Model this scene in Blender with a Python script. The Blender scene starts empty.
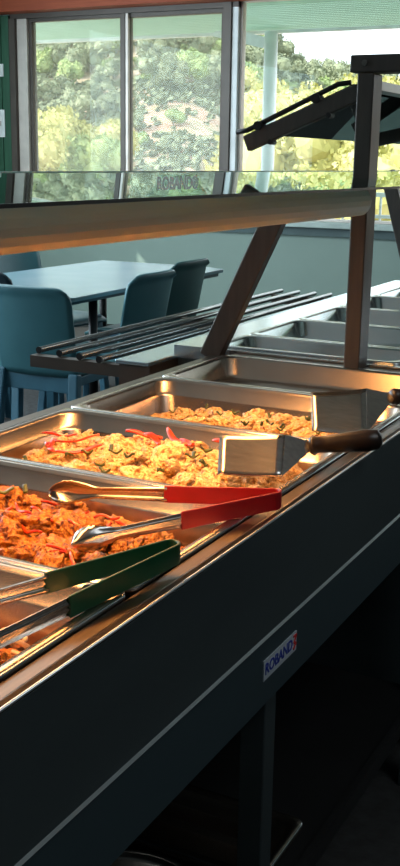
import bpy, bmesh, math, random
from mathutils import Vector, Matrix, noise
C = bpy.context.scene.collection
R = random.Random(7)
PI = math.pi

# ---------------------------------------------------------------- camera
def make_camera():
    yaw, pit, rol, f = -.4761, -.2481, .0159, 1075.8
    F = Vector((math.sin(yaw)*math.cos(pit), math.cos(yaw)*math.cos(pit), math.sin(pit)))
    r = Vector((math.cos(yaw), -math.sin(yaw), 0)); u = r.cross(F)
    r2 = r*math.cos(rol) + u*math.sin(rol); u2 = -r*math.sin(rol) + u*math.cos(rol)
    cam = bpy.data.cameras.new('camera'); o = bpy.data.objects.new('camera', cam); C.objects.link(o)
    M = Matrix((r2, u2, -F)).transposed().to_4x4(); M.translation = Vector((1.0587, -1.5392, 1.3272))
    o.matrix_world = M
    cam.sensor_fit = 'VERTICAL'; cam.sensor_height = 24; cam.lens = f/866*24
    cam.clip_start = .02; cam.clip_end = 1000
    bpy.context.scene.camera = o
make_camera()

# ---------------------------------------------------------------- light
vs = bpy.context.scene.view_settings
vs.view_transform = 'Standard'; vs.look = 'None'; vs.gamma = 1; vs.use_curve_mapping = False
vs.exposure = 0.0
W = bpy.data.worlds.new('world'); bpy.context.scene.world = W; W.use_nodes = True
bg = W.node_tree.nodes['Background']; bg.inputs[0].default_value = (.86, .94, 1, 1); bg.inputs[1].default_value = 3.0
def lamp(name, kind, loc, rot, energy, color, size=None, size_y=None):
    l = bpy.data.lights.new(name, kind); l.energy = energy; l.color = color
    if kind == 'AREA':
        l.shape = 'RECTANGLE'; l.size = size; l.size_y = size_y
    o = bpy.data.objects.new(name, l); C.objects.link(o); o.location = loc; o.rotation_euler = rot
    return l, o
sun, so = lamp('sun', 'SUN', (0, -10, 30), (0, 0, 0), 7.5, (1, .95, .84)); sun.angle = .01
so.rotation_euler = Vector((.62, .50, -.62)).to_track_quat('-Z', 'Y').to_euler()
# daylight through the windows of the left wall and of the rear wall
lamp('daylight_left', 'AREA', (-5.1, 1.2, 1.8), (0, -PI/2, 0), 285, (.70, .88, 1), 1.5, 6)
pl_, _ = lamp('daylight_portal', 'AREA', (-1.0, 5.80, 1.68), (-PI/2, 0, 0), 1, (1, 1, 1), 7, 1.5); pl_.cycles.is_portal = True
lamp('ceiling_fill', 'AREA', (-3.2, 2.6, 2.85), (0, 0, 0), 72, (.82, .95, 1), 2.0, 3)  # unseen fill light added overhead to lift the window wall and room
lamp('fill_lamp_right', 'AREA', (2.2, -.8, 2.86), (0, 0, 0), 19, (.85, .95, 1), 1.2, 1.2)  # added fill from the camera side, brightens lamp housing and front panel

# ---------------------------------------------------------------- materials
MATS = {}
def mat(name, col, rough=.5, metal=0., col2=None, scale=8., detail=3., bump=0., bscale=40., spec=.5, stretch=None, coat=0):
    if name in MATS: return MATS[name]
    m = bpy.data.materials.new(name); m.use_nodes = True; nt = m.node_tree; b = nt.nodes['Principled BSDF']
    b.inputs['Roughness'].default_value = rough; b.inputs['Metallic'].default_value = metal
    b.inputs['Specular IOR Level'].default_value = spec
    if coat: b.inputs['Coat Weight'].default_value = coat
    tc = nt.nodes.new('ShaderNodeTexCoord'); mp = nt.nodes.new('ShaderNodeMapping')
    nt.links.new(tc.outputs['Object'], mp.inputs[0])
    if stretch: mp.inputs['Scale'].default_value = stretch
    n = nt.nodes.new('ShaderNodeTexNoise'); n.inputs['Scale'].default_value = scale; n.inputs['Detail'].default_value = detail
    nt.links.new(mp.outputs[0], n.inputs[0])
    rp = nt.nodes.new('ShaderNodeValToRGB'); nt.links.new(n.outputs[0], rp.inputs[0])
    c2 = col2 or tuple(c*.86 for c in col)
    cols = [col, c2] if not isinstance(c2, list) else [col]+c2
    e = rp.color_ramp.elements
    e[0].position = .36; e[1].position = .64
    for i, c in enumerate(cols):
        p = .36+.28*i/(len(cols)-1)
        if i == 0: e[0].color = (*c, 1)
        elif i == len(cols)-1: e[-1].color = (*c, 1)
        else: q = e.new(p); q.color = (*c, 1)
    nt.links.new(rp.outputs[0], b.inputs['Base Color'])
    if bump:
        nb = nt.nodes.new('ShaderNodeTexNoise'); nb.inputs['Scale'].default_value = bscale; nb.inputs['Detail'].default_value = 4
        nt.links.new(mp.outputs[0], nb.inputs[0])
        bp = nt.nodes.new('ShaderNodeBump'); bp.inputs['Strength'].default_value = bump; bp.inputs['Distance'].default_value = .01
        nt.links.new(nb.outputs[0], bp.inputs['Height']); nt.links.new(bp.outputs[0], b.inputs['Normal'])
    MATS[name] = m; return m
def emis(name, col, s):
    m = bpy.data.materials.new(name); m.use_nodes = True; b = m.node_tree.nodes['Principled BSDF']
    b.inputs['Base Color'].default_value = (*col, 1); b.inputs['Emission Color'].default_value = (*col, 1); b.inputs['Emission Strength'].default_value = s
    return m
def glass(name, tint, ior=1.5, boost=1., rough=0.):
    m = bpy.data.materials.new(name); m.use_nodes = True; nt = m.node_tree; nt.nodes.clear()
    o = nt.nodes.new('ShaderNodeOutputMaterial'); mx = nt.nodes.new('ShaderNodeMixShader')
    t = nt.nodes.new('ShaderNodeBsdfTransparent'); t.inputs[0].default_value = (*tint, 1)
    g = nt.nodes.new('ShaderNodeBsdfGlossy'); g.inputs['Roughness'].default_value = rough; g.inputs[0].default_value = (.86, .97, .95, 1)
    f = nt.nodes.new('ShaderNodeFresnel'); f.inputs[0].default_value = ior
    nt.links.new(f.outputs[0], mx.inputs[0]); nt.links.new(t.outputs[0], mx.inputs[1]); nt.links.new(g.outputs[0], mx.inputs[2])
    nt.links.new(mx.outputs[0], o.inputs[0]); return m
STEEL = mat('brushed_steel', (.46, .43, .40), .24, 1., (.38, .355, .33), 14, stretch=(1, 14, 14))
PANST = mat('pan_steel', (.56, .47, .40), .27, 1., (.46, .38, .32), 9)
TOPST = mat('top_steel', (.17, .125, .09), .33, 1., (.13, .095, .07), 12, stretch=(10, 1, 10))
DARKST = mat('dark_panel', (.085, .11, .115), .42, .6, (.065, .085, .09), 3, stretch=(1, .4, 2))
DARKST2 = mat('dark_blue_panel', (.05, .08, .092), .45, .5, (.05, .08, .092), 3)
TRIMST = mat('trim_steel', (.75, .8, .8), .35, .8)
POSTM = mat('canopy_bronze', (.075, .065, .055), .45, .3, (.06, .052, .045), 10, stretch=(8, 8, 1))
HOUSE = mat('lamp_housing_metal', (.56, .66, .58), .45, .1, (.49, .58, .51), 5, stretch=(1, .3, 6))
BLACKM = mat('black_metal', (.02, .02, .02), .4, .3)
SCREW = mat('screw_metal', (.3, .28, .25), .3, 1.)
GLS = glass('shelf_glass', (.90, .96, .94), 1.52)
GLSEDGE = mat('glass_edge', (.30, .44, .42), .2, 0, (.36, .5, .48), 5)
TINT = glass('tinted_glass', (.42, .52, .50), 1.5)
WGL = glass('window_glass', (.94, .96, .96), 1.2)
def veiled(name, amount):  # pale translucent layer mixed into the pane imitates outdoor haze and glare
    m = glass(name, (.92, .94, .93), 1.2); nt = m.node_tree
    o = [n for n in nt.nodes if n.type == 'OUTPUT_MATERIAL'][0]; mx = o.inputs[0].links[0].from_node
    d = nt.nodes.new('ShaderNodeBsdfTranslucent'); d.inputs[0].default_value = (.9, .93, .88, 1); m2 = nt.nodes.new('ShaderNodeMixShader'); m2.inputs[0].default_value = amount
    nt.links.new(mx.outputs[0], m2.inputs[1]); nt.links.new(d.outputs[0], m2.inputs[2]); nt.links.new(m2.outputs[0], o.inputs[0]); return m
VEIL = veiled('haze_veiled_glass', .12)
REDP = mat('red_plastic', (.40, .008, .011), .38, 0, (.33, .006, .008), 30)
GREENP = mat('green_plastic', (.004, .060, .022), .38, 0, (.003, .048, .017), 30)
BROWNP = mat('dark_handle', (.014, .008, .005), .36, 0, (.02, .012, .008), 30)
TEAL = mat('teal_plastic', (.045, .16, .19), .42, 0, (.038, .14, .17), 6)
TEALD = mat('dark_teal_plastic', (.02, .09, .095), .45, 0, (.015, .075, .08), 6)
NAVY = mat('navy_plastic', (.008, .03, .045), .5, 0)
LEGB = mat('blue_leg_plastic', (.035, .13, .19), .45, 0)
TABLE = mat('table_laminate', (.20, .31, .36), .25, 0, (.18, .29, .34), 4)
TABLEE = mat('table_edge', (.02, .05, .07), .4)
WALLG = mat('green_grey_wall', (.235, .31, .27), .75, 0, (.225, .30, .26), 3)
WALLD = mat('dark_wall', (.05, .055, .055), .8)
GREENW = mat('deep_green_board', (.02, .10, .05), .5, 0, (.015, .08, .04), 6, stretch=(6, 6, .6))
CEIL = mat('ceiling_paint', (.55, .56, .52), .9)
FLOOR = mat('dark_carpet', (.028, .028, .028), .9, 0, (.018, .017, .016), 30, bump=.3)
SILL = mat('pale_sill', (.42, .50, .46), .5)
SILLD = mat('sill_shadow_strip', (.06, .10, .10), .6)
ORANGE = mat('orange_timber', (.34, .06, .014), .65, 0, (.28, .045, .01), 9, stretch=(.5, 6, 6))
FRAMED = mat('brown_aluminium', (.085, .065, .052), .45, .2)
FRAMEL = mat('pale_aluminium', (.66, .58, .52), .4, .2)
WHITEP = mat('white_paint', (.85, .87, .86), .5)

# ---------------------------------------------------------------- mesh helpers
def link(name, bm, m, parent=None, smooth=False, bev=0, kind=None, solid=0):
    me = bpy.data.meshes.new(name); bmesh.ops.recalc_face_normals(bm, faces=bm.faces[:]) if not solid else None
    bm.to_mesh(me); bm.free()
    me.materials.append(m)
    if smooth:
        for p in me.polygons: p.use_smooth = True
    o = bpy.data.objects.new(name, me); C.objects.link(o)
    if parent: o.parent = parent
    if solid:
        s = o.modifiers.new('thick', 'SOLIDIFY'); s.thickness = solid; s.offset = 0
    if bev:
        b = o.modifiers.new('bevel', 'BEVEL'); b.width = bev; b.segments = 2; b.limit_method = 'ANGLE'
    if kind: o['kind'] = kind
    return o
def empty(name, label, cat, loc=(0, 0, 0), rz=0, group=None):
    o = bpy.data.objects.new(name, None); C.objects.link(o); o.location = loc; o.rotation_euler = (0, 0, rz)
    o.empty_display_size = .1
    o['label'] = label; o['category'] = cat
    if group: o['group'] = group
    return o
def tag(o, label, cat, group=None, kind=None):
    o['label'] = label; o['category'] = cat
    if group: o['group'] = group
    if kind: o['kind'] = kind
    return o
def box(bm, x0, x1, y0, y1, z0, z1, M=None):
    v = [bm.verts.new((x, y, z)) for x in (x0, x1) for y in (y0, y1) for z in (z0, z1)]
    if M is not None:
        for q in v: q.co = M @ q.co
    for f in ((0, 1, 3, 2), (4, 6, 7, 5), (0, 4, 5, 1), (2, 3, 7, 6), (0, 2, 6, 4), (1, 5, 7, 3)): bm.faces.new([v[i] for i in f])
def bx(name, d, m, parent=None, bev=0, kind=None):
    bm = bmesh.new(); box(bm, *d); return link(name, bm, m, parent, bev=bev, kind=kind)
def tube(bm, pts, r, n=10, caps=True):
    pts = [Vector(p) for p in pts]; rings = []
    for i, p in enumerate(pts):
        d = (pts[min(i+1, len(pts)-1)]-pts[max(i-1, 0)]).normalized()
        a = d.cross(Vector((0, 0, 1)));
        if a.length < .05: a = d.cross(Vector((1, 0, 0)))
        a.normalize(); b = d.cross(a)
        rr = r[i] if isinstance(r, (list, tuple)) else r
        rings.append([bm.verts.new(p+rr*(a*math.cos(2*PI*k/n)+b*math.sin(2*PI*k/n))) for k in range(n)])
    for A, B in zip(rings, rings[1:]):
        for k in range(n): bm.faces.new((A[k], A[(k+1) % n], B[(k+1) % n], B[k]))
    if caps: bm.faces.new(rings[0][::-1]); bm.faces.new(rings[-1])
def prism(bm, poly, axis, a0, a1):
    """extrude a closed 2D outline along an axis ('x': poly in yz, 'y': poly in xz, 'z': poly in xy)"""
    def P(p, a): return {'x': (a, p[0], p[1]), 'y': (p[0], a, p[1]), 'z': (p[0], p[1], a)}[axis]
    A = [bm.verts.new(P(p, a0)) for p in poly]; B = [bm.verts.new(P(p, a1)) for p in poly]
    bm.faces.new(A[::-1]); bm.faces.new(B); n = len(poly)
    for k in range(n): bm.faces.new((A[k], A[(k+1) % n], B[(k+1) % n], B[k]))
def bar(bm, a, b, w, h, up=Vector((0, 0, 1))):
    """rectangular bar from a to b; w across, h along up-ish"""
    a, b = Vector(a), Vector(b); d = (b-a).normalized(); s = d.cross(up).normalized(); u = s.cross(d)
    vs_ = [bm.verts.new(p+s*i*w/2+u*j*h/2) for p in (a, b) for i, j in ((-1, -1), (1, -1), (1, 1), (-1, 1))]
    bm.faces.new(vs_[3::-1]); bm.faces.new(vs_[4:])
    for k in range(4): bm.faces.new((vs_[k], vs_[(k+1) % 4], vs_[4+(k+1) % 4], vs_[4+k]))
def rring(bm, cx, cy, hx, hy, r, z, n=6):
    out = []
    for sx, sy, a0 in ((1, 1, 0), (-1, 1, PI/2), (-1, -1, PI), (1, -1, 1.5*PI)):
        for k in range(n+1):
            a = a0+k*PI/2/n
            out.append(bm.verts.new((cx+sx*(hx-r)+r*math.cos(a), cy+sy*(hy-r)+r*math.sin(a), z)))
    return out
def loft(bm, rings, cap=True):
    for A, B in zip(rings, rings[1:]):
        n = len(A)
        for k in range(n): bm.faces.new((A[k], A[(k+1) % n], B[(k+1) % n], B[k]))
    if cap: bm.faces.new(rings[-1])
def copy_tree(o, parent=None):
    c = o.copy(); C.objects.link(c)
    if parent: c.parent = parent
    for ch in list(o.children): copy_tree(ch, c)
    return c
def text_mesh(body, size, mtx, m, name, parent, ext=.0005):
    cu = bpy.data.curves.new(name, 'FONT'); cu.body = body; cu.size = size; cu.extrude = ext; cu.align_x = 'CENTER'; cu.align_y = 'CENTER'; cu.offset = size*.02
    t = bpy.data.objects.new('t', cu); C.objects.link(t)
    dg = bpy.context.evaluated_depsgraph_get(); me = bpy.data.meshes.new_from_object(t.evaluated_get(dg))
    bpy.data.objects.remove(t); me.transform(mtx); me.materials.clear(); me.materials.append(m)
    o = bpy.data.objects.new(name, me); C.objects.link(o); o.parent = parent; return o

# ---------------------------------------------------------------- room shell
bx('floor', (-5.3, 3.6, -3.6, 6.2, -.1, 0), FLOOR, kind='structure')
bx('ceiling', (-5.3, 3.6, -3.6, 6.2, 2.9, 3.0), CEIL, kind='structure')
bx('wall_right', (3.5, 3.6, -3.6, 6.2, 0, 2.9), WALLD, kind='structure')
bx('wall_front', (-5.3, 3.5, -3.6, -3.5, 0, 2.9), WALLD, kind='structure')
bm = bmesh.new()
box(bm, -5.3, -5.2, -3.5, 6.2, 0, .95); box(bm, -5.3, -5.2, -3.5, 6.2, 2.5, 2.9)
box(bm, -5.3, -5.2, -3.5, -2, .95, 2.5); box(bm, -5.3, -5.2, 4.6, 6.2, .95, 2.5)
link('wall_left', bm, WALLG, kind='structure')
bm = bmesh.new()
box(bm, -5.2, 3.5, 6.0, 6.14, 0, .80); box(bm, -5.2, 3.5, 6.0, 6.14, 2.49, 2.9)
box(bm, -5.2, -4.62, 6.0, 6.14, .80, 2.49); box(bm, 2.9, 3.5, 6.0, 6.14, .80, 2.49)
link('wall_back', bm, WALLG, kind='structure')
bm = bmesh.new(); box(bm, -4.62, 2.9, 5.93, 6.12, .862, .905)
link('trim_1', bm, SILL, bev=.006, kind='structure')
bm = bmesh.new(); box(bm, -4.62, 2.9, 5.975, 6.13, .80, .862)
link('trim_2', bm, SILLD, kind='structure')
bm = bmesh.new(); box(bm, -5.2, 2.9, 5.84, 5.995, 2.452, 2.78)
link('trim_3', bm, ORANGE, bev=.004, kind='structure')
# green boarded pier at the left end of the window wall
bm = bmesh.new()
for i in range(7): box(bm, -5.19+i*.083, -5.19+i*.083+.076, 5.955, 5.999, 0, 2.44)
link('trim_4', bm, GREENW, bev=.004, kind='structure')

def window(name, x0, x1, z0, z1, fw, m, gm, bars=()):
    root = bpy.data.objects.new(name, None); C.objects.link(root); root.location = (x0, 6.05, z0); root['kind'] = 'structure'
    bm = bmesh.new(); w, h = x1-x0, z1-z0
    box(bm, 0, w, -.03, .03, 0, fw); box(bm, 0, w, -.03, .03, h-fw, h)
    box(bm, 0, fw, -.03, .03, fw, h-fw); box(bm, w-fw, w, -.03, .03, fw, h-fw)
    for b in bars: box(bm, b-fw/2, b+fw/2, -.03, .03, fw, h-fw)
    link('window_frame', bm, m, root, bev=.003)
    bx('pane', (fw, w-fw, -.003, .003, fw, h-fw), gm, root)
    return root
window('window_1', -4.46, -3.545, .905, 2.42, .03, FRAMED, VEIL)
window('window_2', -3.545, -2.68, .905, 2.42, .035, FRAMED, VEIL)
window('window_3', -2.56, 2.9, .905, 2.47, .02, FRAMEL, WGL, bars=(2.6, 4.0))
bx('trim_5', (-4.62, -2.56, 5.98, 6.11, 2.415, 2.485), FRAMED, kind='structure')     # head of the sliding sashes
bx('trim_6', (-4.56, -4.46, 5.99, 6.10, .905, 2.415), FRAMEL, bev=.004, kind='structure')
bx('trim_7', (-4.62, -4.56, 5.96, 6.10, .905, 2.415), FRAMED, kind='structure')
bx('trim_8', (-2.68, -2.61, 5.97, 6.10, .905, 2.485), FRAMED, bev=.004, kind='structure')
bx('trim_9', (-2.61, -2.56, 5.985, 6.10, .905, 2.485), WHITEP, bev=.004, kind='structure')
bx('trim_10', (-3.575, -3.53, 5.99, 6.02, .905, 2.415), FRAMED, bev=.003, kind='structure')
bx('trim_11', (-3.53, -3.505, 5.995, 6.02, .905, 2.415), FRAMEL, bev=.003, kind='structure')
# window in the left wall, beyond the frame
root = bpy.data.objects.new('window_4', None); C.objects.link(root); root['kind'] = 'structure'; root.location = (-5.25, -2, .95)
bm = bmesh.new()
for y in (0, 1.62, 3.27, 4.92, 6.55): box(bm, -.03, .03, y, y+.05, 0, 1.55)
box(bm, -.03, .03, 0, 6.6, 0, .04); box(bm, -.03, .03, 0, 6.6, 1.51, 1.55)
link('window_frame', bm, FRAMED, root); bx('pane', (-.003, .003, .05, 6.55, .04, 1.51), WGL, root)
# switches on the green boards
for z, h, lab in ((1.60, .22, 'lower white switch plate on the green boards beside the window'), (2.02, .10, 'upper small white switch plate on the green boards beside the window')):
    sw = empty('switch_plate', lab, 'light switch', (-4.715, 5.955, z))
    bx('plate', (-.045, .045, -.012, 0, -h/2, h/2), WHITEP, sw, bev=.003)
    bx('rocker', (-.012, .012, -.018, -.012, -.02, .02), FRAMEL, sw, bev=.002)

# ---------------------------------------------------------------- outdoors
GRASS = mat('hill_earth', (.34, .21, .15), .95, 0, [(.40, .27, .20), (.30, .25, .14), (.44, .33, .26), (.24, .22, .13)], .35, 9)
def hill_h(x, y):
    t = (x-1.06)/(y+1.54) if y > 5 else 0
    s = min(1, max(0, (-.38-t)/.18)); s = s*s*(3-2*s)
    top = 8.0+14*s
    k = min(1, max(0, (y-34)/90)); 
    n = noise.noise(Vector((x*.03, y*.03, 0)))*3*k + noise.noise(Vector((x*.12, y*.12, 4)))*.9*k
    return -5.5 + (top+5.5)*k**.85 + n
bm = bmesh.new(); NX, NY = 90, 60; g = []
for j in range(NY+1):
    y = 9+ (j/NY)**1.3*125
    g.append([bm.verts.new((-(y+8)*1.25+(i/NX)*(y+8)*2.2, y, hill_h(-(y+8)*1.25+(i/NX)*(y+8)*2.2, y))) for i in range(NX+1)])
for j in range(NY):
    for i in range(NX): bm.faces.new((g[j][i], g[j][i+1], g[j+1][i+1], g[j+1][i]))
link('hillside', bm, GRASS, smooth=True, kind='structure')

FOL = [mat('foliage_grey_green', (.20, .24, .15), .8, 0, (.33, .36, .22), 2.6, 6),  # leaf colours lightened and greyed to stand in for haze
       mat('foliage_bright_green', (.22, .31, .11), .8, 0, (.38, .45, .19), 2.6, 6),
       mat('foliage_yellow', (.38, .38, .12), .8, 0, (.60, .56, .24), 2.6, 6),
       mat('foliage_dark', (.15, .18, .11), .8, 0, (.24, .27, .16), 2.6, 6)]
BARK = mat('bark', (.22, .18, .14), .9)
def crown(seed, nb=9, nl=1500, lf=.16):
    rr = random.Random(seed); bm = bmesh.new(); blobs = []
    for i in range(nb):
        a = rr.uniform(0, 2*PI); q = rr.uniform(0, .62); z = rr.uniform(-.35, .5)
        blobs.append((Vector((q*math.cos(a), q*math.sin(a), z)), rr.uniform(.3, .48)))
    for c, r in blobs:
        bmesh.ops.create_icosphere(bm, subdivisions=2, radius=r*.82, matrix=Matrix.Translation(c))
    for v in bm.verts: v.co += Vector((noise.noise(v.co*4+Vector((seed, 0, 0))),)*3)*.12
    for i in range(nl):
        c, r = rr.choice(blobs)
        d = Vector((rr.gauss(0, 1), rr.gauss(0, 1), rr.gauss(.25, 1))).normalized(); p = c+d*r*rr.uniform(.8, 1.12)
        a = Vector((rr.gauss(0, 1), rr.gauss(0, 1), rr.gauss(0, 1))).normalized(); b = a.orthogonal().normalized()
        s = lf*rr.uniform(.4, .9)*.5
        bm.faces.new([bm.verts.new(p+q) for q in (a*s, b*s*.7, -a*s, -b*s*.7)])
    return bm
TREES = []
def make_tree(seed, fm, label, cat='tree'):
    t = empty('hillside_tree', label, cat)
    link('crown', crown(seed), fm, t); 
    bm = bmesh.new(); tube(bm, [(0, 0, -2.1), (.05, 0, -1.2), (0, .03, -.2)], [.09, .07, .04], 7)
    for a in (0, 2.1, 4.2): tube(bm, [(.03, 0, -.9), (.3*math.cos(a), .3*math.sin(a), -.1)], [.04, .015], 5)
    link('trunk', bm, BARK, t); return t
LAB = ['grey-green gum tree on the upper slope of the hill outside', 'bright green tree standing among the gum trees on the hillside',
       'sunlit yellow-green tree outside below the windows', 'dark bush dotted over the bare earth of the hillside']
GRP = ['grey-green trees on the hill', 'bright green trees on the hill', 'sunlit yellow-green trees near the building', 'dark bushes on the bare slope']
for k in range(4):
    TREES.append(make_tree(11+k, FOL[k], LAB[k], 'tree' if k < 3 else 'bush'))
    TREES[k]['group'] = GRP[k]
usedT = [False]*4
def put_tree(k, x, y, s, sz=1., sink=.8, z=None):
    if not usedT[k]: t = TREES[k]; usedT[k] = True
    else: t = copy_tree(TREES[k])
    if k == 3: t.name = 'hillside_bush'
    t.location = (x, y, (hill_h(x, y) if z is None else z)+s*sz*sink)
    t.scale = (s, s*.9, s*sz); t.rotation_euler = (0, 0, R.uniform(0, 6.28))
def txy(t, y): return 1.06+t*(y+1.54), y
for j in range(11):      # upper slope, dense
    for i in range(19):
        t = -.78+.42*(i+.5*(j % 2)+R.uniform(-.3, .3))/19; y = 58+6.2*j+R.uniform(-2, 2)
        if j < 4 and not (-.80 < t < -.66 and j > 1) and R.random() < .75-.12*j: continue
        x, y = txy(t, y)
        put_tree(0 if R.random() < .72 else (1 if R.random() < .7 else 3), x, y, R.uniform(1.6, 2.5)*(.75+.04*j))
for i in range(34):
    t = R.uniform(-.37, -.20); y = R.uniform(88, 122); x, y = txy(t, y)
    put_tree(0, x, y, R.uniform(1.7, 2.6))
for i in range(55):      # scattered over bare band
    t = R.uniform(-.82, -.40); y = R.uniform(50, 84); x, y = txy(t, y)
    put_tree(R.choice((3, 3, 0, 1)), x, y, R.uniform(.5, 1.25), .8)
for i in range(60):      # mid right trees
    t = R.uniform(-.50, -.15); y = R.uniform(50, 85); x, y = txy(t, y)
    put_tree(R.choice((0, 1, 2)), x, y, R.uniform(1.3, 2.3), 1.0)
for i in range(62):      # near yellow trees to the right
    t = R.uniform(-.55, -.17); y = R.uniform(24, 42); x, y = txy(t, y)
    zt = 1.33+(y+1.5)*R.uniform(.02, .098) if t > -.46 else R.uniform(-.5, 1.5)
    s = R.uniform(1.2, 1.9)
    put_tree(2 if R.random() < .75 else 1, x, y, s, 1.15, z=zt-2.2*s)
for i in range(22):      # near yellow trees on the left
    t = R.uniform(-.80, -.60); y = R.uniform(24, 36); x, y = txy(t, y)
    s = R.uniform(1.0, 1.5)
    put_tree(2 if R.random() < .8 else 1, x, y, s, 1.15, z=R.uniform(-1.2, 3.4)-2.2*s)

# low scrub covering the slope: nobody could count it
bm = bmesh.new()
for i in range(15000):
    y = 44+R.random()**.9*84; x, y = txy(R.uniform(-.84, -.2), y)
    if noise.noise(Vector((x*.09, y*.09, 9))) < -.10 and R.random() < .85: continue
    s_ = R.uniform(.14, .42)*(.6+y/150); c = Vector((x, y, hill_h(x, y)+s_*.35))
    for k in range(6):
        a = Vector((R.gauss(0, 1), R.gauss(0, 1), R.gauss(0, .8))).normalized(); b = a.orthogonal().normalized(); p = c+Vector((R.gauss(0, .4), R.gauss(0, .4), R.uniform(-.3, .5)))*s_
        bm.faces.new([bm.verts.new(p+q*s_*.6) for q in (a, b, -a, -b)])
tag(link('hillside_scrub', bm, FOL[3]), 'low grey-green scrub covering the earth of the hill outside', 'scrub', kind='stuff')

# veranda outside the windows
SOFF = mat('veranda_roof_sheet', (.50, .66, .56), .5, .1, (.44, .60, .50), 4)
_nt = SOFF.node_tree; _o = _nt.nodes['Material Output']; _p = _nt.nodes['Principled BSDF']; _t = _nt.nodes.new('ShaderNodeBsdfTranslucent'); _t.inputs[0].default_value = (.62, .82, .68, 1)
_m = _nt.nodes.new('ShaderNodeMixShader'); _m.inputs[0].default_value = .22; _nt.links.new(_p.outputs[0], _m.inputs[1]); _nt.links.new(_t.outputs[0], _m.inputs[2]); _nt.links.new(_m.outputs[0], _o.inputs[0])
bm = bmesh.new(); n = 26; A = []
for i in range(n*4+1):
    y = 6.16+i*(1.95/(n*4)); z = 2.60-.055*(y-6.16)+(.012 if i % 4 in (1, 2) else 0)
    A.append([bm.verts.new((x, y, z)) for x in (-9, 5)])
for a, b in zip(A, A[1:]): bm.faces.new((a[0], a[1], b[1], b[0]))
link('veranda_roof', bm, SOFF, solid=.004, kind='structure')
bx('veranda_fascia', (-9, 5, 8.06, 8.12, 2.47, 2.62), WHITEP, kind='structure')
bx('veranda_deck', (-9, 5, 6.16, 8.3, -.15, -.02), SILL, kind='structure')
pl = empty('veranda_post', 'round white steel post holding up the veranda roof outside', 'post', (-3.17, 7.95, 0))
bm = bmesh.new(); tube(bm, [(0, 0, 0), (0, 0, 2.47)], .062, 20); link('shaft', bm, WHITEP, pl, smooth=True)
bm = bmesh.new(); tube(bm, [(0, 0, 0), (0, 0, .03)], .1, 20); link('base_plate', bm, WHITEP, pl)
bm = bmesh.new(); bar(bm, (-3.75, 7.98, 2.50), (-3.24, 7.98, 2.38), .04, .10); tag(link('roof_brace', bm, WHITEP), 'short white sloping brace meeting the veranda post', 'brace')
rl = empty('veranda_railing', 'white outdoor railing with thin upright balusters', 'railing', (0, 8.0, 0))
bm = bmesh.new(); box(bm, -9, 5, .08, .14, 1.03, 1.07); box(bm, -9, 5, .08, .14, .84, .87); box(bm, -9, 5, .08, .14, .06, .10)
link('rails', bm, WHITEP, rl)
for i in range(7):
    bx('railing_post', (-6+i*1.7, -5.95+i*1.7, .075, .145, 0, 1.03), WHITEP, rl)
bm = bmesh.new()
for i in range(115): x = -8.95+i*.12; box(bm, x, x+.018, .1, .12, .1, 1.03)
b = link('balusters', bm, WHITEP, rl); b['kind'] = 'stuff'

# ---------------------------------------------------------------- hot counter
Z = .9; XF = .565; PY = [-1.32+.33*i for i in range(7)]   # pan boundaries, last = .66
hc = empty('hot_food_counter', 'long stainless hot food counter with dark front panel in the foreground', 'food counter', (.265, -.33, 0))
def loc(bm, o):
    for v in bm.verts: v.co -= Vector(o.location)
    return bm
def part(name, bm, m, parent, **k):
    return link(name, loc(bm, parent), m, parent, **k)
Y0, Y1 = -1.36, .628
bm = bmesh.new(); prism(bm, [(.5325, Z-.003), (.5325, Z-.03), (.537, Z-.03), (.537, Z-.009), (.552, Z-.009), (.552, Z-.03), (XF, Z-.03), (XF, Z-.001), (.557, Z+.0015), (.552, Z-.001)], 'y', Y0, Y1)
part('front_lip', bm, TOPST, hc)
bm = bmesh.new(); tube(bm, [(XF-.001, Y0, Z-.0005), (XF-.001, Y1, Z-.0005)], .0018, 8); part('edge_bead', bm, TRIMST, hc, smooth=True)
bm = bmesh.new(); box(bm, -.035, .0, Y0, Y1, Z-.03, Z-.003); box(bm, 0, .527, Y0, Y0+.04, Z-.03, Z-.004); box(bm, 0, .527, Y1+.001, Y1+.055, Z-.03, Z-.004)
part('top_frame', bm, TOPST, hc, bev=.002)
bm = bmesh.new(); box(bm, XF-.012, XF, Y0, Y1, .752, Z-.0305); box(bm, XF, XF+.001, Y0, Y1, .752, Z-.003); part('front_panel', bm, DARKST, hc)
bm = bmesh.new(); prism(bm, [(XF-.012, .752), (XF+.001, .752), (XF+.003, .748), (XF-.001, .744), (XF-.012, .744)], 'y', Y0, Y1); part('trim_ridge', bm, TRIMST, hc)
bm = bmesh.new(); box(bm, XF-.012, XF-.002, Y0, Y1, .652, .744); part('lower_panel', bm, DARKST2, hc)
bm = bmesh.new(); box(bm, -.035, -.023, Y0, .69, .04, Z-.03); part('rear_blocking_panel', bm, DARKST, hc)  # unseen side, carried down near the floor to block light under the counter
for y in (Y0, Y1-.012):
    bm = bmesh.new(); box(bm, -.023, XF-.012, y, y+.012, .652, Z-.031); part('end_panel', bm, DARKST, hc)
bm = bmesh.new(); box(bm, -.023, XF-.012, Y0+.012, Y1-.012, .652, .664); part('base_panel', bm, DARKST, hc)
for x in (.0, .49):
    for y in (Y0+.04, -.30, Y1-.09):
        bm = bmesh.new(); box(bm, x, x+.038, y, y+.038, 0, .652); part('leg', bm, DARKST, hc, bev=.002)
bm = bmesh.new(); box(bm, 0, .528, Y0+.05, Y1-.05, .20, .222); box(bm, .516, .528, Y0+.05, Y1-.05, .222, .235)
part('lower_shelf', bm, BLACKM, hc)
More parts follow.
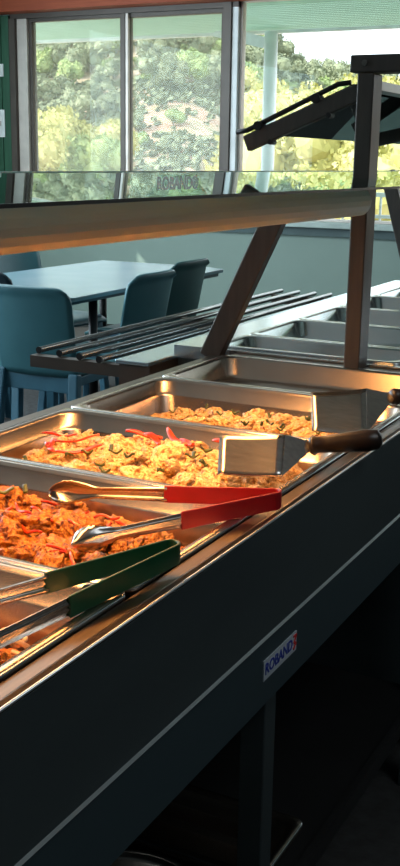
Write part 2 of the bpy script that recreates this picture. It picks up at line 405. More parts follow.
# brand badge
BADGE = mat('badge_white', (.42, .46, .50), .4); BLUEI = mat('badge_blue', (.01, .03, .28), .4); REDI = mat('badge_red', (.6, .03, .03), .4)
bd = bx('badge', (XF-.002-.265, XF-.0005-.265, -.394+.33, -.287+.33, .688, .716), BADGE, hc)
bd['label'] = 'white badge with blue lettering'
FM = Matrix(((0, 0, 1, XF-.0003-.265), (1, 0, 0, -.346+.33), (0, 1, 0, .702), (0, 0, 0, 1)))
tt = text_mesh('ROBAND', .0215, FM, BLUEI, 'lettering', bd, .0004)
bm = bmesh.new(); dx = XF-.265
for a, b in (((.0, .022), (.010, .022)), ((.010, .022), (.002, .012)), ((.002, .012), (.010, .010)), ((.010, .010), (.001, .003))):
    bar(bm, (dx, .0310+a[0], .6895+a[1]), (dx, .0310+b[0], .6895+b[1]), .0012, .0028)
link('emblem', bm, REDI, bd)

# ---------------------------------------------------------------- food pans
def make_pan(name, hx, hy, depth, label, group, cx, cy, z=Z, lip=.012, pm=None):
    root = empty(name, label, 'food pan', (cx, cy, z), 0, group)
    bm = bmesh.new()
    seq = [(hx, hy, .018, -.008), (hx, hy, .018, -.0015), (hx-.002, hy-.002, .017, .001), (hx-lip, hy-lip, .035, .001), (hx-lip-.003, hy-lip-.003, .036, -.003),
           (hx-lip-.006, hy-lip-.006, .036, -.022), (hx-lip-.011, hy-lip-.011, .034, -.025), (hx-lip-.013, hy-lip-.013, .034, -.029), (hx-lip-.019, hy-lip-.019, .034, -depth+.012),
           (hx-lip-.023, hy-lip-.023, .032, -depth+.003), (hx-lip-.032, hy-lip-.032, .026, -depth)]
    if depth < .05: seq = seq[:5]+[(hx-lip-.010, hy-lip-.010, .034, -depth+.008), (hx-lip-.018, hy-lip-.018, .03, -depth)]
    loft(bm, [rring(bm, 0, 0, a, b, r, zz) for a, b, r, zz in seq])
    link('body', bm, pm or PANST, root, smooth=True, solid=.0014)
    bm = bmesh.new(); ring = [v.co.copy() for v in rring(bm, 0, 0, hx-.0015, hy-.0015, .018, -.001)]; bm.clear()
    tube(bm, ring+ring[:2], .0026, 8, caps=False); link('rolled_edge', bm, mat('rim_glint_steel', (.72, .76, .80), .22, 1.), root, smooth=True)  # paler bluish bead, the window's glint on the rim put into its colour
    return root
PL = ['deep steel pan closest to the camera, under the green tongs', 'steel pan of orange crumbed chicken pieces, under the red tongs', 'steel pan of yellow chicken with red pepper strips', 'steel pan of yellow chicken, behind the pan with the red pepper', 'empty steel pan at the far end of the hot counter']
HX = .265; PCX = .265
cys = [PY[1]+.165, PY[2]+.165, PY[3]+.165, PY[4]+.165, PY[5]+.165-.016]
pans = []
for i in range(5):
    if i == 4:
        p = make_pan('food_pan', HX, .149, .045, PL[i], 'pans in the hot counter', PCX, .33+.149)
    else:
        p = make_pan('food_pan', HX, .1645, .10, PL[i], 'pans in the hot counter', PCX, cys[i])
    pans.append(p)
bm = bmesh.new(); box(bm, 0, .53, PY[0]+.001, PY[1]-.002, Z-.002, Z+.001)
tag(link('well_cover', bm, TOPST), 'flat steel cover over the nearest well of the hot counter', 'cover')

# ---------------------------------------------------------------- food
def fmat(name, cols, bump=.7, rough=.42, scale=2.4, bs=11, dist=.0035):
    m = mat(name, cols[0], rough, 0, cols[1:], scale, 8, bump=bump, bscale=bs, spec=.4, coat=.1)
    for n in m.node_tree.nodes:
        if n.type == 'BUMP': n.inputs['Distance'].default_value = dist
    return m
CH_Y = fmat('creamy_chicken', [(.30, .11, .02), (.72, .43, .14), (.82, .60, .32), (.62, .31, .07), (.84, .68, .44)])
CH_O = fmat('orange_crumb', [(.08, .014, .001), (.32, .085, .003), (.50, .20, .014), (.20, .035, .002), (.52, .22, .03)])
BEDY = fmat('yellow_sauce', [(.30, .12, .02), (.62, .33, .09), (.72, .48, .2), (.4, .17, .03)], scale=60, bs=260)
BEDO = fmat('orange_sauce', [(.12, .02, .002), (.34, .08, .006), (.42, .13, .016), (.2, .035, .003)], scale=60, bs=260)
PEPR = mat('red_pepper', (.50, .02, .004), .3, 0, (.62, .06, .008), 30, coat=.4)
HERB = mat('green_herb', (.05, .065, .006), .45, 0, (.09, .11, .012), 40)
ONION = mat('onion', (.70, .50, .30), .3, 0, (.6, .35, .2), 40, coat=.3)
def chunk(seed, flat=.6, rough=.35, sub=5):
    bm = bmesh.new(); bmesh.ops.create_icosphere(bm, subdivisions=sub, radius=1)
    s = Vector((seed*3.7, seed*1.3, 0))
    for v in bm.verts:
        p = v.co.copy()
        d = 1+rough*noise.noise(p*1.3+s)+rough*.5*noise.noise(p*3.1+s)+rough*.42*noise.noise(p*6+s)+rough*.26*noise.noise(p*13+s)+rough*.13*noise.noise(p*27+s)
        v.co = Vector((p.x*1.15, p.y*.85, p.z*flat))*d
    return bm
def chunk_proto(name, m, n, flat, rough):
    return [link(name, chunk(11+i*5+len(name), flat, rough), m, smooth=True) for i in range(n)]
protos = {}
def scatter(kind, spots, label, cat, group):
    ps, used = protos[kind]
    for i, (x, y, z, s, tilt) in enumerate(spots):
        k = i % len(ps)
        if ps[k] not in used: o = ps[k]; used.append(o)
        else: o = ps[k].copy(); C.objects.link(o)
        o.location = (x, y, z); o.scale = (s, s, s)
        o.rotation_euler = (R.uniform(-tilt, tilt), R.uniform(-tilt, tilt), R.uniform(0, 6.28))
        tag(o, label, cat, group)
protos['yc'] = (chunk_proto('chicken_piece', CH_Y, 5, .55, .45), [])
protos['yb'] = (chunk_proto('chicken_piece', CH_Y, 4, .5, .45), [])
protos['oc'] = (chunk_proto('crumbed_chicken', CH_O, 5, .62, .5), [])
protos['or'] = (chunk_proto('crumbed_chicken', CH_O, 3, .62, .5), [])
def bed(name, cx, cy, hx, hy, z, hfun, m, label, cat):
    bm = bmesh.new(); nx, ny = 110, 70; g = []
    for j in range(ny+1):
        row = []
        for i in range(nx+1):
            x = cx-hx+2*hx*i/nx; y = cy-hy+2*hy*j/ny
            q = Vector((x*45, y*45, z*7))
            row.append(bm.verts.new((x, y, z+hfun(x, y)+.006*noise.noise(q)+.004*noise.noise(q*2.3)+.002*noise.noise(q*5))))
        g.append(row)
    for j in range(ny):
        for i in range(nx): bm.faces.new((g[j][i], g[j][i+1], g[j+1][i+1], g[j+1][i]))
    return tag(link(name, bm, m, smooth=True, solid=0), label, cat, kind='stuff')
def mound(cx, cy, sx, sy, h): return lambda x, y: h*math.exp(-((x-cx)/sx)**2-((y-cy)/sy)**2)
hC = mound(.26, -.13, .26, .16, .030); hB = mound(.30, .15, .22, .13, .022); hD = mound(.17, -.47, .22, .16, .028); hE = mound(.2, -.85, .2, .15, .015)
zC, zB, zD, zE = .842, .838, .834, .822
bed('creamy_sauce', .265, -.165, .228, .128, zC, hC, BEDY, 'creamy yellow sauce and shreds under the chicken with red pepper', 'sauce')
bed('creamy_sauce', .265, .165, .228, .128, zB, hB, BEDY, 'creamy yellow sauce and shreds in the pan behind the red pepper chicken', 'sauce')
bed('orange_sauce', .265, -.495, .228, .128, zD, hD, BEDO, 'orange sauce with shredded vegetables under the crumbed chicken', 'sauce')
bed('orange_sauce', .265, -.825, .228, .128, zE, hE, BEDO, 'orange sauce in the nearest pan', 'sauce')
def grid(cx, cy, hx, hy, nx, ny, z, hf, s0, s1, jit=.4, tilt=.5, lift=.004):
    out = []
    for j in range(ny):
        for i in range(nx):
            x = cx-hx+2*hx*(i+.5)/nx+R.uniform(-jit, jit)*hx*2/nx*.8; y = cy-hy+2*hy*(j+.5)/ny+R.uniform(-jit, jit)*hy*2/ny*.8
            x = max(cx-.195, min(cx+.195, x)); y = max(cy-.098, min(cy+.098, y))
            out.append((x, y, z+hf(x, y)+lift+R.uniform(0, .008), R.uniform(s0, s1), tilt))
    return out
scatter('yc', grid(.265, -.165, .205, .108, 12, 6, zC, hC, .016, .027), 'creamy yellow chicken piece in the pan with red pepper strips', 'chicken piece', 'chicken pieces in the red pepper pan')
scatter('yb', grid(.275, .16, .195, .108, 11, 6, zB, hB, .015, .026), 'creamy yellow chicken piece in the pan behind the red pepper chicken', 'chicken piece', 'chicken pieces in the pan behind')
scatter('oc', grid(.24, -.495, .19, .105, 8, 4, zD, hD, .024, .036, tilt=.5), 'orange crumbed chicken piece in the pan under the red tongs', 'chicken piece', 'crumbed chicken pieces')
scatter('or', grid(.265, -.825, .2, .105, 6, 3, zE, hE, .022, .034), 'orange chicken piece in the nearest pan', 'chicken piece', 'chicken pieces in the nearest pan')
def strip_mesh(L, w, seed):
    rr = random.Random(seed); bm = bmesh.new(); n = 9; rows = []
    a = rr.uniform(-14, 14)
    for i in range(n+1):
        t = i/n-.5; x = t*L; y = a*x*x; z = .003*math.sin(t*6+seed); ww = w*(1-(2*t)**4*.6)
        rows.append([bm.verts.new(q) for q in ((x, y-ww/2, z), (x, y-ww/2, z+.0028), (x, y+ww/2, z+.0034), (x, y+ww/2, z))])
    loft(bm, rows); bm.faces.new(rows[0][::-1]); return bm
def strips(name, m, spots, label, cat, group, L, w):
    ps = [link(name, strip_mesh(L*(.8+.2*k), w, 3+k), m, smooth=True) for k in range(3)]; used = []
    for i, (x, y, z, rz, rt) in enumerate(spots):
        p = ps[i % 3]
        if p in used: o = p.copy(); C.objects.link(o)
        else: o = p; used.append(p)
        o.location = (x, y, z); o.rotation_euler = (rt, rt*.6, rz); tag(o, label, cat, group)
def ontop(x, y, z, hf, up=.024): return z+hf(x, y)+up
sp = [(.085, -.175, 1.9), (.10, -.195, 2.2), (.12, -.15, .4), (.235, -.10, -.5), (.30, -.10, -.75), (.265, -.085, -.6), (.34, -.055, -.3), (.20, -.07, .3), (.16, -.2, .9), (.36, -.09, -1.0), (.07, -.12, .2)]
strips('pepper_strip', PEPR, [(x, y, ontop(x, y, zC, hC, .026), r, R.uniform(-.3, .3)) for x, y, r in sp], 'strip of red pepper on the creamy yellow chicken', 'pepper strip', 'red pepper strips', .062, .009)
hs = [(R.uniform(.06, .45), R.uniform(-.26, -.06)) for i in range(18)]
strips('herb_sprig', HERB, [(x, y, ontop(x, y, zC, hC, .025), R.uniform(0, 6), R.uniform(-.5, .5)) for x, y in hs], 'small green herb sliver on the chicken with red pepper', 'herb', 'green herbs on the red pepper chicken', .019, .006)
hs = [(R.uniform(.10, .46), R.uniform(.07, .25)) for i in range(20)]
strips('herb_sprig', HERB, [(x, y, ontop(x, y, zB, hB, .025), R.uniform(0, 6), R.uniform(-.5, .5)) for x, y in hs], 'small green herb sliver on the chicken in the pan behind', 'herb', 'green herbs in the pan behind', .013, .005)
hs = [(R.uniform(.07, .40), R.uniform(-.59, -.40)) for i in range(26)]
strips('carrot_shred', PEPR, [(x, y, ontop(x, y, zD, hD, .024), R.uniform(0, 6), R.uniform(-.5, .5)) for x, y in hs], 'orange-red vegetable shred on the crumbed chicken', 'vegetable shred', 'vegetable shreds on the crumbed chicken', .045, .004)
hs = [(R.uniform(.07, .32), R.uniform(-.55, -.40)) for i in range(7)]
strips('herb_sprig', HERB, [(x, y, ontop(x, y, zD, hD, .034), R.uniform(0, 6), R.uniform(-.4, .4)) for x, y in hs], 'green herb sliver on the orange crumbed chicken', 'herb', 'green herbs on the crumbed chicken', .022, .006)
def ring_mesh(r, t):
    bm = bmesh.new(); tube(bm, [(r*math.cos(a), r*.8*math.sin(a), 0) for a in [i*2*PI/20*.93 for i in range(20)]], t, 6); return bm
for i, (x, y) in enumerate(((.42, -.715), (.37, -.735), (.33, -.72), (.45, -.75))):
    o = link('onion_ring', ring_mesh(.014+.002*i, .0026), ONION, smooth=True); o.location = (x, y, .848+.003*i); o.rotation_euler = (.3*i, .2, i)
    tag(o, 'curled onion slice on the orange food in the nearest pan', 'onion', 'onion slices in the nearest pan')

# ---------------------------------------------------------------- canopy over the hot counter
cn = empty('heated_canopy', 'glass-topped heat lamp canopy running along over the hot counter', 'canopy', (.3, .62, Z))
bm = bmesh.new(); box(bm, .284, .319, .630, .688, .60, 1.503); part('post', bm, POSTM, cn, bev=.003)
bm = bmesh.new()
a, b = Vector((-.0515, .661, .885)), Vector((.140, .661, 1.292)); bar(bm, a, b, .03, .05); part('strut', bm, POSTM, cn, bev=.003)
bm = bmesh.new()
a, b = Vector((-.052, -1.39, .872)), Vector((.135, -1.39, 1.292)); bar(bm, a, b, .03, .05); part('strut', bm, POSTM, cn, bev=.003)
bm = bmesh.new()
HXL, HXR, HB, HT = .225, .335, 1.223, 1.281
pf = [(HXL, HT), (HXL, HB), (HXL+.004, HB), (HXL+.02, HB+.02), (HXR-.03, HB+.02), (HXR-.019, HB), (HXR-.012, HB+.002), (HXR-.004, HB+.010), (HXR+.001, HB+.020), (HXR+.002, HB+.030), (HXR-.001, HB+.040), (HXR-.008, HT-.008), (HXR-.018, HT)]
prism(bm, pf, 'y', -1.42, .605); part('lamp_housing', bm, HOUSE, cn)
lb = bmesh.new(); tube(lb, [(.28, -1.35, HB+.006), (.28, .33, HB+.006)], .007, 10)
part('lamp_tube', lb, emis('heat_lamp_glow', (1, .42, .12), 14), cn, smooth=True)
la, lo = lamp('heat_lamp', 'AREA', (.28, -.52, HB+.001), (0, 0, 0), 12, (1, .45, .14), .05, 1.6); la.spread = 2.35
# sloping glass shelf
gx0, gz0, gx1, gz1 = .13, 1.3075, .45, 1.2870
bm = bmesh.new(); th = .003
prism(bm, [(gx0, gz0), (gx1, gz1), (gx1, gz1-th), (gx0, gz0-th)], 'y', -1.44, 2.4); part('glass_shelf', bm, GLS, cn)
bm = bmesh.new(); box(bm, gx0-.008, gx0-.0005, -1.44, 2.4, gz0-.0045, gz0+.0012); e = part('glass_edge', bm, mat('polished_glass_edge', (.42, .56, .52), .3), cn)
bm = bmesh.new(); box(bm, gx1+.0002, gx1+.003, -1.44, 2.4, gz1-.004, gz1+.0); e = part('glass_edge', bm, BLACKM, cn)
# etched lettering lying on the glass shelf
sl = math.atan2(gz0-gz1, gx1-gx0)
em = mat('etched_glass', (.97, .98, .97), .8)
PX_ = .435; pz = gz0+(gz1-gz0)*(PX_-gx0)/(gx1-gx0)+.0003
bm = bmesh.new(); prism(bm, [(-.465, pz), (-.322, pz), (-.340, pz+.010), (-.348, pz+.0225), (-.441, pz+.0225), (-.449, pz+.010)], 'x', PX_-.0015, PX_)
npl = part('nameplate', bm, glass('frosted_plate', (.86, .92, .90), 1.12, rough=.2), cn)
FM2 = Matrix(((0, 0, 1, PX_+.0004-.3), (1, 0, 0, -.397-.62), (0, 1, 0, pz+.012-Z), (0, 0, 0, 1)))
text_mesh('ROBAND\u00ae', .0205, FM2, em, 'etched_lettering', npl, .0003)
for y in (-1.2, .56):
    bm = bmesh.new(); tube(bm, [(.28, y, HT), (.28, y, gz0+(gz1-gz0)*(.28-gx0)/(gx1-gx0)-th)], .01, 12); part('glass_mount', bm, BLACKM, cn)

# ---------------------------------------------------------------- second counter
U0, U1 = .692, 2.42
sc = empty('cold_counter', 'second stainless counter with empty pans, beyond the hot counter', 'food counter', (.1, 1.5, 0))
UX0, UX1 = -.165, .62
WX0, WX1 = -.075, .385
bm = bmesh.new()
box(bm, UX0, WX0, U0, U1, Z-.03, Z); box(bm, WX1, UX1, U0, U1, Z-.03, Z)
box(bm, WX0, WX1, U0, U0+.021, Z-.03, Z); box(bm, WX0, WX1, 2.287, U1, Z-.03, Z)
WHST = mat('pale_steel_top', (.92, .95, .97), .22, .95, (.86, .9, .93), 8)
part('top_frame', bm, WHST, sc)
bm = bmesh.new(); box(bm, UX0+.01, UX1-.01, U0, U0+.012, .04, Z-.031); part('end_panel', bm, DARKST, sc)  # near end, rear and front panels lengthened downward to stop light leaking through
bm = bmesh.new(); box(bm, UX0+.01, UX1-.01, U1-.012, U1, .2, Z-.031); part('end_panel', bm, DARKST, sc)
bm = bmesh.new(); box(bm, UX0+.01, UX0+.02, U0+.012, U1-.012, .04, Z-.031); part('rear_blocking_panel', bm, DARKST, sc)
bm = bmesh.new(); box(bm, UX1-.02, UX1-.01, U0+.012, U1-.012, .04, Z-.031); part('front_panel', bm, DARKST, sc)
bm = bmesh.new(); box(bm, UX0+.02, UX1-.02, U0+.012, U1-.012, .2, .22); part('base_panel', bm, DARKST, sc)
for x in (UX0+.03, UX1-.07):
    for y in (U0+.03, U1-.07):
        bm = bmesh.new(); box(bm, x, x+.04, y, y+.04, 0, .2); part('leg', bm, BLACKM, sc)
ub = [.714, .905, 1.225, 1.55, 1.875, 2.2, 2.285]
ul = ['narrow empty pan right behind the canopy post in the second counter', 'second empty pan from the canopy post in the far counter', 'third empty pan from the canopy post in the far counter', 'fourth empty pan from the canopy post in the far counter', 'fifth empty pan from the canopy post in the far counter', 'last narrow empty pan at the far end of the far counter']
for i in range(6):
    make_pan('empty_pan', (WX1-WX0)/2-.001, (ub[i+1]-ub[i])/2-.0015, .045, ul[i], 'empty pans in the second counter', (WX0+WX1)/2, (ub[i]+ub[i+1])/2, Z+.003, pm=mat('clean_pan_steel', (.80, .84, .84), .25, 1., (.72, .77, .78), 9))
# tray slide
ts = empty('tray_slide', 'customer tray slide of four round steel rails along the far counter', 'tray rail', (-.4, 1.4, .86))
for x, ye in ((-.525, 2.18), (-.455, 2.175), (-.388, 2.17), (-.325, 2.165)):
    ys = .645-.17*(x+.525)
    bm = bmesh.new(); tube(bm, [(x, ys, .86), (x, ye, .86)], .0075, 16); part('rail', bm, mat('rail_steel', (.34, .35, .34), .22, .9), ts, smooth=True)
    bm = bmesh.new(); tube(bm, [(x, ys-.003, .86), (x, ys, .86)], .0088, 16); part('rail_cap', bm, BLACKM, ts)
for y in (.615, 1.4, 2.1):
    bm = bmesh.new(); box(bm, -.532, -.253, y, y+.03, .822, .851); part('bracket', bm, FRAMED, ts)
bm = bmesh.new(); box(bm, -.250, -.167, .579, 2.25, .79, .864)
part('ledge_body', bm, FRAMED, ts)
bm = bmesh.new(); box(bm, -.256, -.167, .571, 2.25, .8642, .874)
part('side_ledge', bm, mat('ledge_steel', (.70, .84, .92), .25, .85), ts, bev=.002)

# raised glass canopy over the second counter
rc = empty('raised_glass_canopy', 'pitched tinted glass canopy with bronze frame over the far counter', 'canopy', (.29, 1.5, Z))
def roof_z(x): return 1.372+.42*(x-.043)
for y in (.656, 2.30):
    if y > 1:
        bm = bmesh.new(); box(bm, .268, .318, y, y+.025, Z-.02, 1.505); part('post', bm, POSTM, rc, bev=.003)
    bm = bmesh.new(); bar(bm, (.03, y, roof_z(.03)-.003), (.2835 if y < 1 else .267, y, roof_z(.28)-.003), .022, .034); part('sloping_arm', bm, POSTM, rc, bev=.003)
    bm = bmesh.new(); tube(bm, [(.005, y, 1.388), (.03, y, 1.392), (.235, y, 1.484), (.262, y, 1.487)], .0055, 8); part('hinge_rod', bm, BLACKM, rc, smooth=True)
    for x in (.06, .19):
        bm = bmesh.new(); tube(bm, [(x, y-.014, roof_z(x)+.022), (x, y+.014, roof_z(x)+.022)], .010, 12); part('clamp', bm, BLACKM, rc)
        bm = bmesh.new(); tube(bm, [(x+.03, y-.012, roof_z(x+.03)-.024), (x+.03, y+.012, roof_z(x+.03)-.024)], .006, 10); part('knob', bm, BLACKM, rc)
bm = bmesh.new(); box(bm, .268, .80, .628, .69, 1.504, 1.538); part('cap_bar', bm, POSTM, rc, bev=.003)
bm = bmesh.new(); tube(bm, [(.30, .624, 1.522), (.30, .629, 1.522)], .006, 12); part('screw', bm, SCREW, rc)
bm = bmesh.new(); box(bm, .255, .80, 2.29, 2.32, 1.506, 1.540); part('cap_bar', bm, POSTM, rc, bev=.003)
bm = bmesh.new(); prism(bm, [(.03, roof_z(.03)+.018), (.26, roof_z(.26)+.018), (.26, roof_z(.26)+.023), (.03, roof_z(.03)+.023)], 'y', .68, 2.29); part('glass_panel', bm, TINT, rc)
bm = bmesh.new(); box(bm, .27, .31, .68, 2.29, 1.474, 1.492); part('ridge_bar', bm, mat('pale_bar', (.75, .75, .7), .4, .3), rc)
bm = bmesh.new(); bar(bm, (.30, 1.30, roof_z(.25)-.03), (.06, 1.30, roof_z(.06)-.003), .022, .034); part('sloping_arm', bm, POSTM, rc, bev=.003)
bm = bmesh.new(); bar(bm, (-.05, 2.30, Z-.02), (-.18, 2.30, 1.30), .03, .05); part('strut', bm, POSTM, rc, bev=.003)

# ---------------------------------------------------------------- tongs and spatulas
def ribbon(bm, pts, w, th):
    """flat strip standing on edge: pts = centre line, w = height, th = thickness"""
    rows = []; pts = [Vector(p) for p in pts]
    for i, p in enumerate(pts):
        d = pts[min(i+1, len(pts)-1)]-pts[max(i-1, 0)]; d.z = 0; d.normalize(); s = Vector((-d.y, d.x, 0))
        ww = w[i] if isinstance(w, (list, tuple)) else w
        rows.append([bm.verts.new(q) for q in (p-s*th/2-Vector((0, 0, ww/2)), p-s*th/2+Vector((0, 0, ww/2)), p+s*th/2+Vector((0, 0, ww/2)), p+s*th/2-Vector((0, 0, ww/2)))])
    loft(bm, rows); bm.faces.new(rows[0][::-1])
def lerp(a, b, t): return Vector(a)*(1-t)+Vector(b)*t
def make_tongs(label, tip, endA, endB, grip, gm, gw, heads=True):
    """tip = closed spring end; endA/endB = head ends; grip = fraction of the arm covered"""
    tip, endA, endB = Vector(tip), Vector(endA), Vector(endB)
    root = empty('serving_tongs', label, 'tongs', tip)
    ax = ((endA+endB)/2-tip).normalized(); side = Vector((-ax.y, ax.x, 0)).normalized()
    if (endA-tip).dot(side) < 0: side = -side
    r = .010; c = tip+ax*r
    arc = [c+side*r*math.sin(a)-ax*r*math.cos(a) for a in [(-.5+i/10)*PI for i in range(11)]]
    sA, sB = arc[-1], arc[0]
    gA, gB = lerp(sA, endA, grip), lerp(sB, endB, grip)
    bm = bmesh.new(); ribbon(bm, [gB+(sB-gB)*k/6 for k in range(6)]+arc+[sA+(gA-sA)*k/6 for k in range(1, 7)], gw, .0035)
    part('grip', bm, gm, root, smooth=False, bev=.0012)
    for s, e, o_ in ((gA, endA, side), (gB, endB, -side)):
        bm = bmesh.new(); L = (e-s).length; d = (e-s).normalized(); n = 36
        start = s-d*.004
        def sec(p, w, curl, bend):
            # cross-section: shallow channel with ribs
            pts = []
            for k in range(9):
                v = k/8*2-1; off = curl*(v*v)+.0012*(math.cos(v*PI*3) if bend < .5 else 0)
                pts.append(p+Vector((0, 0, v*w/2))-o_*off)
            return pts
        rows = []
        for i in range(n+1):
            t = i/n; p = start+(e-start)*t; hd = max(0, (t-.60)/.40)
            w = gw*.84*(1-.2*min(1, t/.6))+.017*math.sin(min(1, hd*1.15)*PI*.62)*(1 if heads else 0)
            w *= math.sqrt(max(.04, 1-max(0, (hd-.6)/.4)**2))*(1+.05*math.sin(hd*40)*(hd > .1))
            curl = .0025+.011*hd
            p = p+o_*(.006*math.sin(hd*PI*.8))
            rows.append([bm.verts.new(q) for q in sec(p, w, curl, hd)])
        for A, B in zip(rows, rows[1:]):
            for k in range(8): bm.faces.new((A[k], A[k+1], B[k+1], B[k]))
        part('arm', bm, STEEL, root, smooth=True, solid=.0012)
    return root
make_tongs('red-handled steel tongs lying across the crumbed chicken pan', (.562, -.355, .920), (.255, -.415, .898), (.385, -.555, .892), .47, REDP, .023)
make_tongs('green-handled steel tongs lying closest to the camera over the pan divider', (.539, -.582, .921), (.330, -.945, .897), (.448, -1.03, .893), .345, GREENP, .023)

def make_turner(label, TL, TR, BR, BL, neck, tipp, rh):
    root = empty('serving_turner', label, 'spatula', neck)
    TL, TR, BR, BL, neck, tipp = map(Vector, (TL, TR, BR, BL, neck, tipp))
    bm = bmesh.new(); n = 8; g = []
    nn = (TR-TL).cross(BL-TL).normalized()
    for j in range(n+1):
        row = []
        for i in range(n+1):
            u, v = i/n, j/n; p = (TL*(1-u)+TR*u)*(1-v)+(BL*(1-u)+BR*u)*v
            row.append(bm.verts.new(p+nn*.003*math.sin(u*PI)))
        g.append(row)
    for j in range(n):
        for i in range(n): bm.faces.new((g[j][i], g[j][i+1], g[j+1][i+1], g[j+1][i]))
    part('blade', bm, STEEL, root, smooth=True, solid=.0014)
    bm = bmesh.new(); d = (neck-(TR+BR)/2).normalized(); w = (TR-BR).normalized()*.007
    v = [bm.verts.new(q) for q in (TR, BR, neck-w, neck+w)]; bm.faces.new(v)
    v2 = [bm.verts.new(q) for q in (neck-w, neck+w, neck+(tipp-neck)*.12+w, neck+(tipp-neck)*.12-w)]; bm.faces.new(v2)
    part('neck', bm, STEEL, root, solid=.0016)
    bm = bmesh.new(); L = tipp-neck
    tube(bm, [neck-L*.04, neck+L*.02, neck+L*.08, neck+L*.22, neck+L*.5, neck+L*.8, neck+L*.95, tipp], [rh*.8, rh*1.1, rh*.85, rh*.9, rh*1.05, rh*1.15, rh*1.0, rh*.55], 14)
    part('handle', bm, BROWNP, root, smooth=True)
    return root
make_turner('steel turner with dark brown handle, its blade over the red pepper chicken', (.385, -.170, .937), (.472, -.132, .941), (.492, -.185, .895), (.405, -.215, .893), (.507, -.110, .925), (.603, -.083, .942), .0142)
make_turner('steel turner behind, its blade against the edge of the empty far pan', (.400, .150, .945), (.475, .222, .947), (.520, .100, .900), (.437, .068, .900), (.520, .235, .935), (.615, .33, .952), .0142)

# ---------------------------------------------------------------- chairs and tables
def make_chair(pm, lm, label):
    t = empty('cafe_chair', label, 'chair')
    w0, w1, zt = .195, .205, .802
    bm = bmesh.new(); nu, nv = 16, 14; g = []
    for j in range(nv+1):
        v = j/nv; row = []
        for i in range(nu+1):
            u = i/nu*2-1; hw = w0+(w1-w0)*v
            zz = .43+(zt-.43)*v-(.022*abs(u)**9 if v > .8 else 0)*max(0, (v-.8)/.2)
            y = -.205-.075*v-.03*(1-u*u)*math.sin(v*PI*.5+.6)+(-.020*max(0, (v-.93)/.07))
            row.append(bm.verts.new((u*hw*(1-(.05*max(0, (v-.85)/.15))), y, zz)))
        g.append(row)
    for j in range(nv):
        for i in range(nu): bm.faces.new((g[j][i], g[j][i+1], g[j+1][i+1], g[j+1][i]))
    link('backrest', bm, pm, t, smooth=True, solid=.014)
    bm = bmesh.new(); g = []
    for j in range(11):
        row = []
        for i in range(13):
            u = i/12*2-1; v = j/10
            row.append(bm.verts.new((u*(.195+.02*v), -.205+.43*v, .445-.014*(1-u*u)*math.sin(v*PI)-.03*max(0, v-.85)/.15)))
        g.append(row)
    for j in range(10):
        for i in range(12): bm.faces.new((g[j][i], g[j][i+1], g[j+1][i+1], g[j+1][i]))
    link('seat', bm, pm, t, smooth=True, solid=.016)
    for sx in (-1, 1):
        for yt, yb in ((-.21, -.27), (.18, .22)):
            bm = bmesh.new(); bar(bm, (sx*.18, yt, .445), (sx*.205, yb, 0), .045, .04, Vector((0, 1, 0))); link('leg', bm, lm, t, bev=.006)
    bm = bmesh.new(); box(bm, -.18, .18, -.215, -.19, .36, .43); box(bm, -.19, -.165, -.19, .18, .39, .43); box(bm, .165, .19, -.19, .18, .39, .43); link('seat_frame', bm, lm, t, bev=.004)
    return t
c0 = make_chair(TEAL, LEGB, 'teal plastic chair nearest the camera, its back towards the counter')
c0.scale = (1, 1, 1.02); c0.location = (-1.62, 2.34, 0); c0.rotation_euler = (0, 0, .05)
def chair_copy(x, y, rz, label, m=None):
    c = copy_tree(c0); c.location = (x, y, 0); c.rotation_euler = (0, 0, rz); c['label'] = label
    c.scale = (1, 1, 1.03)
    if m:
        for ch in c.children:
            if ch.name.startswith(('backrest', 'seat')) and not ch.name.startswith('seat_frame'):
                ch.data = ch.data.copy(); ch.data.materials[0] = m
    return c
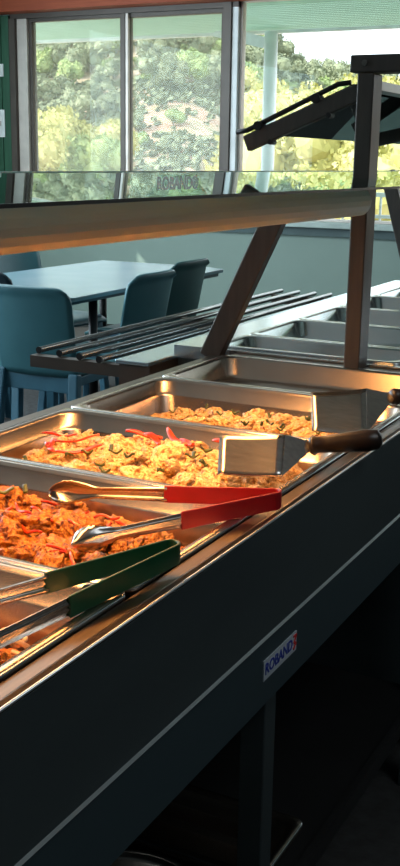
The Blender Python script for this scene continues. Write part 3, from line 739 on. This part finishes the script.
chair_copy(-1.71, 2.78, PI/2, 'teal plastic chair in the middle, side-on to the table edge')
chair_copy(-1.86, 3.42, PI/2, 'dark teal plastic chair farthest right along the table', TEALD)
chair_copy(-2.50, 3.50, -PI/2-.1, 'light teal plastic chair across the table, facing the counter')
chair_copy(-2.15, 2.68, 0, 'dark navy plastic chair at the left edge, behind the nearest teal chair', NAVY)
for c in [o for o in C.objects if o.name.startswith('cafe_chair')]: c['group'] = 'chairs around the table'
tb = empty('dining_table', 'blue-grey cafe table with dark edge beneath the windows', 'table', (-2.06, 3.2, 0))
bm = bmesh.new(); prism(bm, [(-2.50, 2.72), (-1.62, 2.36), (-1.60, 2.40), (-1.64, 3.95), (-1.80, 4.02), (-2.48, 4.0)], 'z', .715, .735); part('tabletop', bm, TABLE, tb, bev=.003)
bm = bmesh.new(); prism(bm, [(-2.47, 2.76), (-1.64, 2.42), (-1.66, 3.93), (-1.81, 3.99), (-2.45, 3.97)], 'z', .695, .714); part('underframe', bm, TABLEE, tb)
for x in (-2.38, -1.80):
    for y in (2.85, 3.85): bm = bmesh.new(); tube(bm, [(x, y, 0), (x, y, .70)], .022, 12); part('leg', bm, BLACKM, tb, smooth=True)

# ---------------------------------------------------------------- under the counter
sp_ = make_pan('spare_pan', .20, .088, .06, 'spare steel pan on the dark shelf beneath the hot counter', None, .31, -.165, .284)
if 'group' in sp_: del sp_['group']
kt = empty('steel_bowl', 'round shiny steel bowl on the lower shelf at the bottom of the picture', 'bowl', (.38, -.46, .223))
bm = bmesh.new(); rows = []
for i in range(10):
    t = i/9; r = .05+.085*math.sin(t*PI/2); z = .10*t**1.4
    rows.append([bm.verts.new((r*math.cos(a), r*math.sin(a), z)) for a in [k*2*PI/32 for k in range(32)]])
loft(bm, rows, cap=False); bm.faces.new(rows[0][::-1]); link('body', bm, STEEL, kt, smooth=True, solid=.0015)
bm = bmesh.new(); tube(bm, [(.137*math.cos(k*2*PI/40), .137*math.sin(k*2*PI/40), .101) for k in range(41)], .003, 6, caps=False); link('rim', bm, STEEL, kt, smooth=True)
